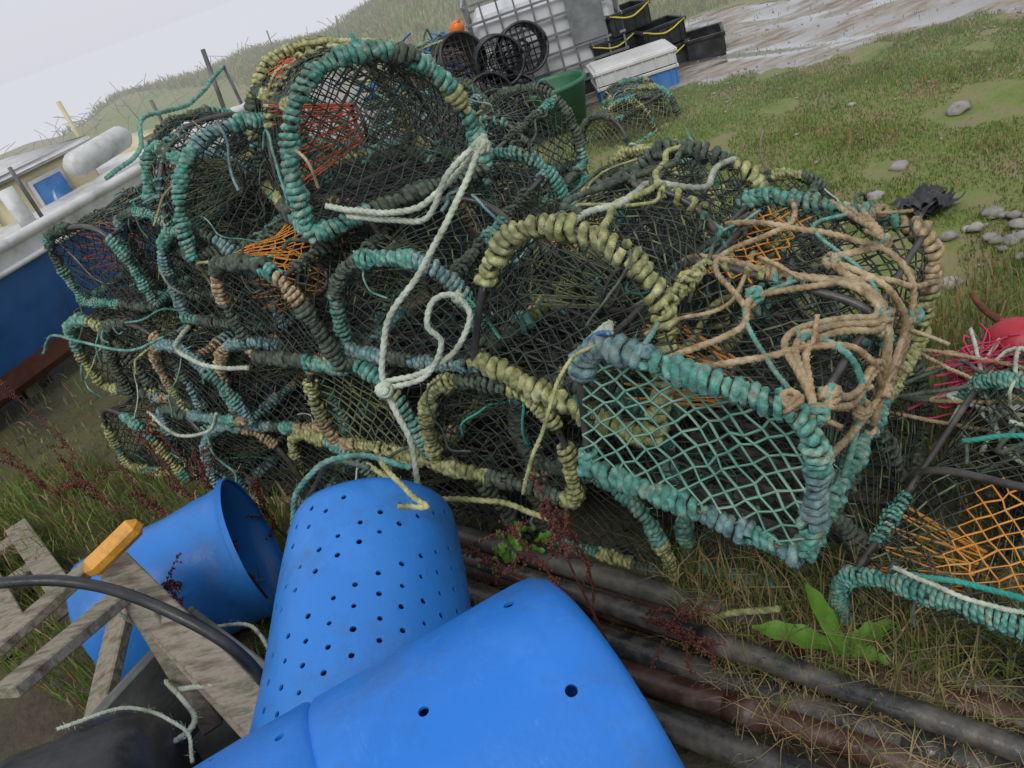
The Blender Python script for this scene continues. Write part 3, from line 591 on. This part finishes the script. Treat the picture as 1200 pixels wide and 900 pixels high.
for dv,L,w,dr in(((-.6,.35,.35),.22,.026,.04),((-.25,.45,1.1),.19,.022,.0),((.8,.1,.35),.14,.020,.04),((.5,-.4,.3),.10,.015,.05),((.3,.0,.6),.08,.012,.02)): leaf(a,b,dv,L,w,dr)
tube(a,[(.5,1.07,0),b],.006,6,0)
a.build('dock_plant',[lf])
a=Acc()
for c in((-.70,1.78,.05),(-.76,1.70,.08),(-.15,1.68,.15)):
    for _ in range(16): 
        v=rng.standard_normal(3);v[2]=abs(v[2])*.9+.3;leaf(a,np.array(c)+rng.standard_normal(3)*.03,v,rng.uniform(.04,.10),rng.uniform(.006,.014),.03)
a.build('weed_plant',[lf])
dk=pm('dead_dock',[(.05,.015,.010),(.13,.035,.025),(.22,.08,.05)],20,.8,.3)
def stalk(a,p,q):
    p=np.array(p,float);q=np.array(q,float);P=cr([p,(p+q)/2+rng.standard_normal(3)*.03,q],10);tube(a,P,np.linspace(.004,.0015,len(P)),5,0)
    L=np.linalg.norm(q-p)
    for br in range(8):
        t=rng.uniform(.35,.95);i=int(t*(len(P)-1));b0=P[i];d=(q-p)/L*.6+rng.standard_normal(3)*.45;e=b0+d*rng.uniform(.04,.12);tube(a,[b0,(b0+e)/2+[0,0,.005],e],.0012,4,0)
        for s in np.linspace(.2,1,16):
            c=b0+(e-b0)*s+rng.standard_normal(3)*.004;blob(a,c,(.0035,.0035,.0045),0,5,4,.2)
    for s in np.linspace(.5,1,40):
        c=P[int(s*(len(P)-1))]+rng.standard_normal(3)*.007;blob(a,c,(.004,.004,.005),0,5,4,.2)
def S3(s,o,z): p=P0+s*dS+o*nS;return (p[0],p[1],z)
for st in([(S3(.42,-.25,0),S3(.50,-.33,.62)),(S3(.46,-.25,0),S3(.32,-.3,.5)),(S3(.5,-.2,.1),S3(.85,-.35,.28)),(S3(.4,-.2,.05),S3(.75,-.3,.2)),(S3(.2,-.3,.1),S3(.45,-.35,.3)),(S3(.5,-.3,.1),S3(.56,-.4,.78)),(S3(.3,-.2,.1),S3(.18,-.3,.35))],
 [(S3(-1.15,-.15,0),S3(-1.3,-.2,.55)),(S3(-1.1,-.2,0),S3(-1.0,-.25,.5)),(S3(-1.3,-.2,0),S3(-1.5,-.3,.42)),(S3(-.9,-.3,0),S3(-1.05,-.35,.45)),(S3(-1.0,-.3,0),S3(-1.2,-.3,.6)),(S3(-.8,-.2,0),S3(-.75,-.25,.4))],
 [(S3(-.75,-.4,0),S3(-.95,-.5,.5)),(S3(-.7,-.45,0),S3(-.72,-.5,.45)),(S3(-.8,-.6,.2),S3(-.5,-.75,.5)),(S3(-.75,-.6,.3),S3(-.35,-.85,.5))],
 [(S3(-2.3,-.3,0),S3(-2.5,-.35,.5)),(S3(-2.1,-.3,0),S3(-2.25,-.4,.4)),(S3(-2.4,-.1,0),S3(-2.7,-.1,.6)),(S3(-1.8,-.3,0),S3(-2.0,-.3,.4)),(S3(-1.6,-.3,0),S3(-1.75,-.4,.35))]):
    a=Acc()
    for p,q in st: stalk(a,p,q)
    a.build('dead_dock_stalks',[dk])
a=Acc()
for _ in range(300):
    x=rng.uniform(-9,2.5);y=rng.uniform(11.2,13.2);z=float(gz(x,y));h=rng.uniform(.06,.28);d=rng.standard_normal(3)*.25
    tube(a,cr([(x,y,z),(x+d[0]*.4,y,z+h*.6),(x+d[0],y+d[1]*.3,z+h)],4),.0035,4,0,cap=False)
for _ in range(3):
    x=rng.uniform(-5,0);tube(a,[(x,11.5,.7),(x+.15*rng.normal(),11.5,1.0+.2*rng.random())],.010,5,0)
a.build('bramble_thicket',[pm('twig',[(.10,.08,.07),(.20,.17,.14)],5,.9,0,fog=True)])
# ------------------------------------------------------------ boat
bb=pm('hull_blue',[(.010,.045,.14),(.015,.085,.27),(.03,.11,.30)],2.5,.35,.2,10,rr=.1);bw=pm('hull_white',[(.34,.34,.31),(.60,.61,.60),(.72,.73,.73)],7,.45,.1,detail=12);br_=pm('antifoul_red',[(.06,.022,.018),(.13,.045,.032),(.19,.09,.06)],5,.8,.4);by=pm('cabin_cream',[(.50,.44,.25),(.66,.60,.38)],5,.6,.1);bg=pm('window_blue',[(.03,.12,.35),(.08,.25,.55)],5,.2,0)
ax=np.array([-.50,-.866]);sd=np.array([-.866,.50]);org=np.array([-1.11,7.22])
def bt(x,y,z): p=org+ax*x+sd*(y+1.05);return (p[0],p[1],z)
a=Acc();ns=26;sx=np.linspace(0,7.2,ns)
def hb(x): return 1.05*(1-.12*np.exp(-x*1.5))*(1-np.clip((x-4.2)/3.0,0,1)**2.2*.97)
def sh(x): return .90+.10*np.clip((x-3)/4,0,1)**2*2
prof=[(0,.0),(.45,.02),(.84,.06),(.93,.14),(.955,.28),(.985,.62),(1.0,.86),(1.02,1.0)]
G=[]
for x in sx:
    row=[]
    for f,k in prof: row.append(bt(x,-hb(x)*f,.06+(sh(x)-.06)*k))
    for f,k in prof[::-1][:-1]: row.append(bt(x,hb(x)*f,.06+(sh(x)-.06)*k))
    G.append(row)
G=np.array(G);m=G.shape[1]
V=G.reshape(-1,3)
for j in range(m-1):
    jj=j if j<7 else 13-j
    mt={0:2,1:2,2:2,3:2,4:0,5:0,6:1}[jj]
    i=np.arange(ns-1);F=np.stack([i*m+j,(i+1)*m+j,(i+1)*m+j+1,i*m+j+1],1);a.add(V,F,mt)
a.add(G[0],[list(range(m))],0)
for s_ in(-1,1):
    P=[bt(x,s_*hb(x)*1.01,sh(x)+.01) for x in sx];tube(a,P,.035,8,1)
    P=[bt(x,s_*hb(x)*1.015,sh(x)-.12) for x in sx];tube(a,P,.018,8,1)
    A_=np.array([bt(x,s_*hb(x)*.93,sh(x)) for x in sx]);B_=np.array([bt(x,s_*hb(x)*.9,.5) for x in sx]);O_=np.array([bt(x,s_*hb(x)*1.0,sh(x)+.005) for x in sx])
    W_=np.concatenate([O_,A_,B_]);i=np.arange(ns-1);a.add(W_,np.concatenate([np.stack([i,i+1,i+1+ns,i+ns],1),np.stack([i+ns,i+ns+1,i+1+2*ns,i+2*ns],1)]),1)
D_=np.array([[bt(x,s_*hb(x)*.93,.72) for x in sx] for s_ in(-1,1)]).reshape(-1,3);i=np.arange(ns-1);a.add(D_,np.stack([i,i+1,i+1+ns,i+ns],1),1)
byaw=math.degrees(math.atan2(ax[1],ax[0]))
Mx=lambda x,y,z:Matrix.Translation(bt(x,y,z))@Matrix.Rotation(math.radians(byaw),4,'Z')
box(a,(0,0,.2),(.9,1.2,.42),3,Mx(1.9,.15,.72),.04)
box(a,(0,0,.0),(1.0,1.3,.05),1,Mx(1.9,.15,1.16),.02)
box(a,(0,.0,.0),(.30,.02,.26),1,Mx(1.9,.15,.95)@Matrix.Translation((0,.605,0)),.003)
box(a,(0,.0,.0),(.24,.02,.20),4,Mx(1.9,.15,.95)@Matrix.Translation((0,.618,0)),.003)
box(a,(0,0,.1),(.5,.9,.3),3,Mx(.6,.1,.72),.04)
tube(a,[np.array(bt(1.35,-.75,1.10)),np.array(bt(1.40,-.76,1.10)),np.array(bt(2.0,-.94,1.10)),np.array(bt(2.05,-.95,1.10))],[.06,.085,.085,.06],14,1)
tube(a,[np.array(bt(2.5,-.9,.85)),np.array(bt(2.5,-.88,1.15))],.05,12,1)
for x in(.2,1.1,2.4): tube(a,[np.array(bt(x,-.9,.85)),np.array(bt(x,-.9,1.25))],.014,6,5)
tube(a,[np.array(bt(.1,-.6,.85)),np.array(bt(.0,-.6,1.4))],.02,6,5);tube(a,[np.array(bt(.6,.6,.85)),np.array(bt(.6,.6,1.4))],.02,6,3)
rope(a,[bt(.2,-.9,1.25),bt(.8,-.95,1.12),bt(1.3,-.95,1.17),bt(1.5,-.98,1.0),bt(1.9,-1.0,.95)],.016,6)
for x in(1.0,3.0,5.0):
    for y in(-.7,.7): box(a,(0,0,.05),(.2,.12,.16),7,Mx(x,y,0),.01)
a.build('fishing_boat',[bb,bw,br_,by,bg,greyp,rTeal,wood])
# ------------------------------------------------------------ far gear
tk=pm('tank_white',[(.54,.55,.55),(.72,.73,.74)],3,.4,.1);gal=pm('galvanised',[(.20,.21,.22),(.36,.37,.38)],10,.4,.1,metal=.6)
a=Acc();M=TM(1.42,7.75,0,-8);w,l,h=1.3,1.0,.92
box(a,(0,0,.07),(w,l,.12),2,M,.01);box(a,(0,0,.13+h/2-.08),(w-.06,l-.06,h-.14),0,M,.06)
for i in range(10):
    x=-w/2+w*i/9
    for y in(-l/2,l/2): box(a,(x,y,.12+h/2),(.016,.016,h-.02),1,M)
for i in range(8):
    y=-l/2+l*(i+.5)/8
    for x in(-w/2,w/2): box(a,(x,y,.12+h/2),(.016,.016,h-.02),1,M)
for i in range(7):
    z=.14+(h-.04)*i/6
    for y in(-l/2-.012,l/2+.012): box(a,(0,y,z),(w+.04,.02,.02),1,M)
    for x in(-w/2-.012,w/2+.012): box(a,(x,0,z),(.02,l,.02),1,M)
for x in(-.3,.3): box(a,(x,0,.12+h),(.03,l,.02),1,M)
box(a,(.35,-l/2-.026,.65),(.3,.006,.4),1,M)
a.build('intermediate_bulk_container',[tk,gal,blk],False)
gb=pm('bin_green',[(.03,.12,.06),(.06,.20,.10)],5,.5,.1)
a=Acc();prf=[(0,.20),(.0,.21),(.33,.28),(.34,.295),(.37,.295),(.37,.27),(.34,.265),(.03,.19),(.03,.01)]
an=np.linspace(0,2*np.pi,28,endpoint=False);V=np.array([[ (r*np.cos(t),r*np.sin(t),z) for t in an] for z,r in prf]);i,j=np.meshgrid(np.arange(len(prf)-1),np.arange(28),indexing='ij')
a.add(V.reshape(-1,3),np.stack([i*28+j,i*28+(j+1)%28,(i+1)*28+(j+1)%28,(i+1)*28+j],-1).reshape(-1,4),0);a.build('green_tub',[gb],True,TM(1.12,6.45,0))
cw=pm('crate_white',[(.5,.5,.48),(.7,.7,.68)],5,.5,.1);cb=pm('crate_blue',[(.04,.15,.40),(.08,.25,.55)],5,.5,.1);yl=pm('yellow_rope',[(.5,.45,.05),(.7,.62,.1)],5,.7,0)
a=Acc();M=TM(1.88,6.72,.0,-8);obox(a,.66,.42,.17,.015,M,1,0,6);obox(a,.68,.44,.12,.015,TM(1.88,6.73,.175,-8),0,0,6);box(a,(0,0,.30),(.66,.42,.02),0,M,.006);a.build('fish_box',[cw,cb],False)
for x,y,z,yw in((2.30,7.2,0,10),(2.30,7.2,.2,6),(1.9,7.35,0,-5),(1.9,7.35,.2,0),(2.05,7.33,.4,12),(2.70,7.15,0,70)):
    a=Acc();M=TM(x,y,z,yw);obox(a,.40,.32,.19,.012,M,0,None,4);rope(a,[(-.2,-.17,.18),(0,-.18,.12),(.2,-.17,.18)],.006,1,M=M);rope(a,[(.21,-.15,.18),(.22,0,.1),(.21,.15,.18)],.006,1,M=M);a.build('black_crate',[blk,yl],False)
def pot(x,y,z,rx,ry,yw):
    a=Acc();M=TM(x,y,z,yw,rx,ry);an=np.linspace(0,2*np.pi,25)
    for zz in(0,.15,.3): tube(a,np.stack([.2*np.cos(an),.2*np.sin(an),0*an+zz],1),.014,6,0,ref=(0,0,1),M=M)
    for t in an[:-1:2]: tube(a,[(.2*math.cos(t),.2*math.sin(t),0),(.2*math.cos(t),.2*math.sin(t),.3)],.006,5,0,M=M)
    for t in np.linspace(-.18,.18,8):
        c=math.sqrt(.2**2-t*t)
        for zz in(0,.3): tube(a,[(t,-c,zz),(t,c,zz)],.004,4,0,M=M);tube(a,[(-c,t,zz),(c,t,zz)],.004,4,0,M=M)
    an2=np.linspace(0,2*np.pi,13)
    tube(a,np.stack([.07*np.cos(an2),.07*np.sin(an2),0*an2+.15],1),.01,5,0,ref=(0,0,1),M=M)
    V=np.array([[(r*np.cos(t),r*np.sin(t),z2) for t in an[:-1]] for z2,r in((.01,.19),(.29,.19))]);j=np.arange(24)
    a.add(V.reshape(-1,3),np.stack([j,(j+1)%24,24+(j+1)%24,24+j],1),1,M)
    a.build('black_whelk_pot',[blk,netD])
for k in((.55,7.0,.0,0,0,0),(.60,6.95,.32,80,0,10),(.92,7.0,.2,75,0,-10),(.45,7.15,.62,70,20,0),(.82,7.05,.58,85,0,0),(.3,6.8,.22,80,0,30),(.62,6.6,.22,75,0,0),(1.05,7.1,.58,80,0,0),(.85,6.55,.2,80,0,20)): pot(*k)
bu=pm('buoy_pink',[(.5,.03,.06),(.8,.10,.14)],5,.4,.1);bo=pm('buoy_orange',[(.6,.12,.02),(.85,.22,.03)],5,.4,.1);rust=pm('rust',[(.05,.02,.012),(.14,.05,.025),(.22,.10,.05)],18,.85,.8,60)
for x,y,z,r,mt in((.15,8.7,.55,.12,bu),(.75,9.0,.7,.08,bo),(1.42,1.72,.20,.085,pm('buoy_red',[(.30,.012,.02),(.5,.03,.05)],9,.5,.3,detail=10))):
    a=Acc();blob(a,(0,0,0),(r,r,r*1.1),0,20,14,0);tube(a,[(0,0,r),(0,0,r*1.35)],r*.22,10,0)
    an=np.linspace(0,2*np.pi,13);tube(a,np.stack([r*.16*np.cos(an),0*an,r*1.35+r*.16*np.sin(an)],1),r*.05,6,0,ref=(0,1,0));a.build('mooring_buoy',[mt],True,TM(x,y,z,0,35,20))
a=Acc()
for i in range(9):
    for z in(0,.6): tube(a,[(-.4+.1*i,-.3,z),(-.4+.1*i,.3,z)],.006,4,0)
    for y in(-.3,.3): tube(a,[(-.4+.1*i,y,0),(-.4+.1*i,y,.6)],.006,4,0)
for z in np.linspace(0,.6,6):
    tube(a,[(-.4,-.3,z),(.4,-.3,z),(.4,.3,z),(-.4,.3,z),(-.4,-.3,z)],.008,4,0)
a.build('rusty_wire_cage',[rust],False,TM(.55,8.2,.0,20))
a=Acc()
for _ in range(110):
    c=np.array([rng.uniform(-.4,1.3),rng.uniform(8.9,9.7),0]);c[2]=float(gz(c[0],c[1]))+rng.uniform(.05,.5)
    rope(a,[c+rng.standard_normal(3)*.18*np.array([1,1,.5]) for _ in range(5)],.011,int(rng.integers(0,5)),5,fz=False)
a.build('heap_of_old_rope',[rDark,rTeal,rBr,rDark,rOliv])
a=Acc()
an=np.linspace(-1.2,1.4,20);tube(a,np.stack([.22*np.sin(an),0*an,.22-.22*np.cos(an)],1),np.interp(an,[-1.2,0,1.4],[.008,.02,.008]),8,0,ref=(0,1,0))
tube(a,[(0,0,0),(0,.0,.45)],.016,8,0);tube(a,[(0,-.2,.42),(0,.2,.42)],.013,8,0)
a2=np.linspace(0,2*np.pi,17);tube(a,np.stack([.05*np.cos(a2),0*a2,.5+.05*np.sin(a2)],1),.009,6,0,ref=(0,1,0))
for s_ in(-1,1): box(a,(s_*.2,0,.13),(.05,.06,.012),0,Matrix.Rotation(s_*.9,4,'Y'),.002)
a.build('rusty_anchor',[rust],True,TM(1.60,1.80,.14,-35,-55,0))
a=Acc()
pk_=pm('net_pink',[(.35,.02,.06),(.6,.06,.15)],10,.8,.2)
for _ in range(70): rope(a,[np.array([1.36,1.62,.22])+rng.standard_normal(3)*np.array([.12,.07,.03]) for _ in range(5)],.0025,0,5)
for _ in range(30): rope(a,[np.array([1.32,1.5,.24])+rng.standard_normal(3)*np.array([.16,.16,.03]) for _ in range(5)],.0055,1+int(rng.integers(0,3)),6)
a.build('pink_net_heap',[pk_,rPale,rDark,rTan])
a=Acc()
for q_ in range(5): 
    c=rng.standard_normal(3)*.02
    n=12;u,v=np.meshgrid(np.linspace(-1,1,n),np.linspace(-1,1,n),indexing='ij');V=np.stack([u*.10+c[0],v*.07*(1+.2*np.sin(u*5+q_))+c[1],.03+.035*np.sin(u*4+q_)*np.cos(v*3+q_)+.004*rng.standard_normal((n,n))+c[2]*.3],-1)
    i,j=np.meshgrid(np.arange(n-1),np.arange(n-1),indexing='ij');q=(i*n+j).ravel();a.add(V.reshape(-1,3),np.stack([q,q+n,q+n+1,q+1],1),0)
a.build('torn_black_plastic',[blk],True,TM(2.0,2.98,.03,20))
a=Acc();tube(a,cr([(4.6,5.3,.04),(4.75,5.5,.06),(5.0,5.65,.05)],5),.012,6,0);tube(a,cr([(1.75,4.0,0),(1.72,4.0,.15),(1.76,4.02,.26)],4),.007,5,0);a.build('driftwood_stick',[wood])
# ------------------------------------------------------------ world, sun, camera
w=bpy.data.worlds.new('World');sc.world=w;w.use_nodes=True;N=w.node_tree.nodes;Lk=w.node_tree.links
sky=N.new('ShaderNodeTexSky');sky.sky_type='NISHITA';sky.sun_disc=False;sky.sun_elevation=math.radians(50);sky.sun_rotation=math.radians(200)
vm=N.new('ShaderNodeVectorMath');vm.operation='SCALE';vm.inputs['Scale'].default_value=.1;Lk.new(sky.outputs[0],vm.inputs[0])
mx=N.new('ShaderNodeMixRGB');mx.inputs[0].default_value=.94;mx.inputs[2].default_value=(*FOG,1);Lk.new(vm.outputs[0],mx.inputs[1]);Lk.new(mx.outputs[0],N['Background'].inputs[0]);N['Background'].inputs[1].default_value=AMB
l=bpy.data.lights.new('sun','SUN');l.energy=1.5;l.angle=math.radians(25);l.color=(1,.98,.95);lo=bpy.data.objects.new('sun',l);sc.collection.objects.link(lo)
el,az=math.radians(50),math.radians(200)
dv=Vector((math.sin(az)*math.cos(el),math.cos(az)*math.cos(el),math.sin(el)));lo.rotation_euler=dv.to_track_quat('Z','Y').to_euler()
cam=bpy.data.cameras.new('camera');cam.lens=27;cam.sensor_width=36;cam.clip_start=.05;cam.clip_end=4000
co=bpy.data.objects.new('camera',cam);sc.collection.objects.link(co)
p,r=math.radians(31),math.radians(20)
Rr=Vector((1,0,0));F=Vector((0,math.cos(p),-math.sin(p)));U=Vector((0,math.sin(p),math.cos(p)))
cx=Rr*math.cos(r)-U*math.sin(r);cy=Rr*math.sin(r)+U*math.cos(r)
Mc=Matrix((cx,cy,-F)).transposed().to_4x4();Mc.translation=(0,0,1.7);co.matrix_world=Mc
sc.camera=co
sc.view_settings.view_transform='Standard';sc.view_settings.look='None';sc.view_settings.exposure=0
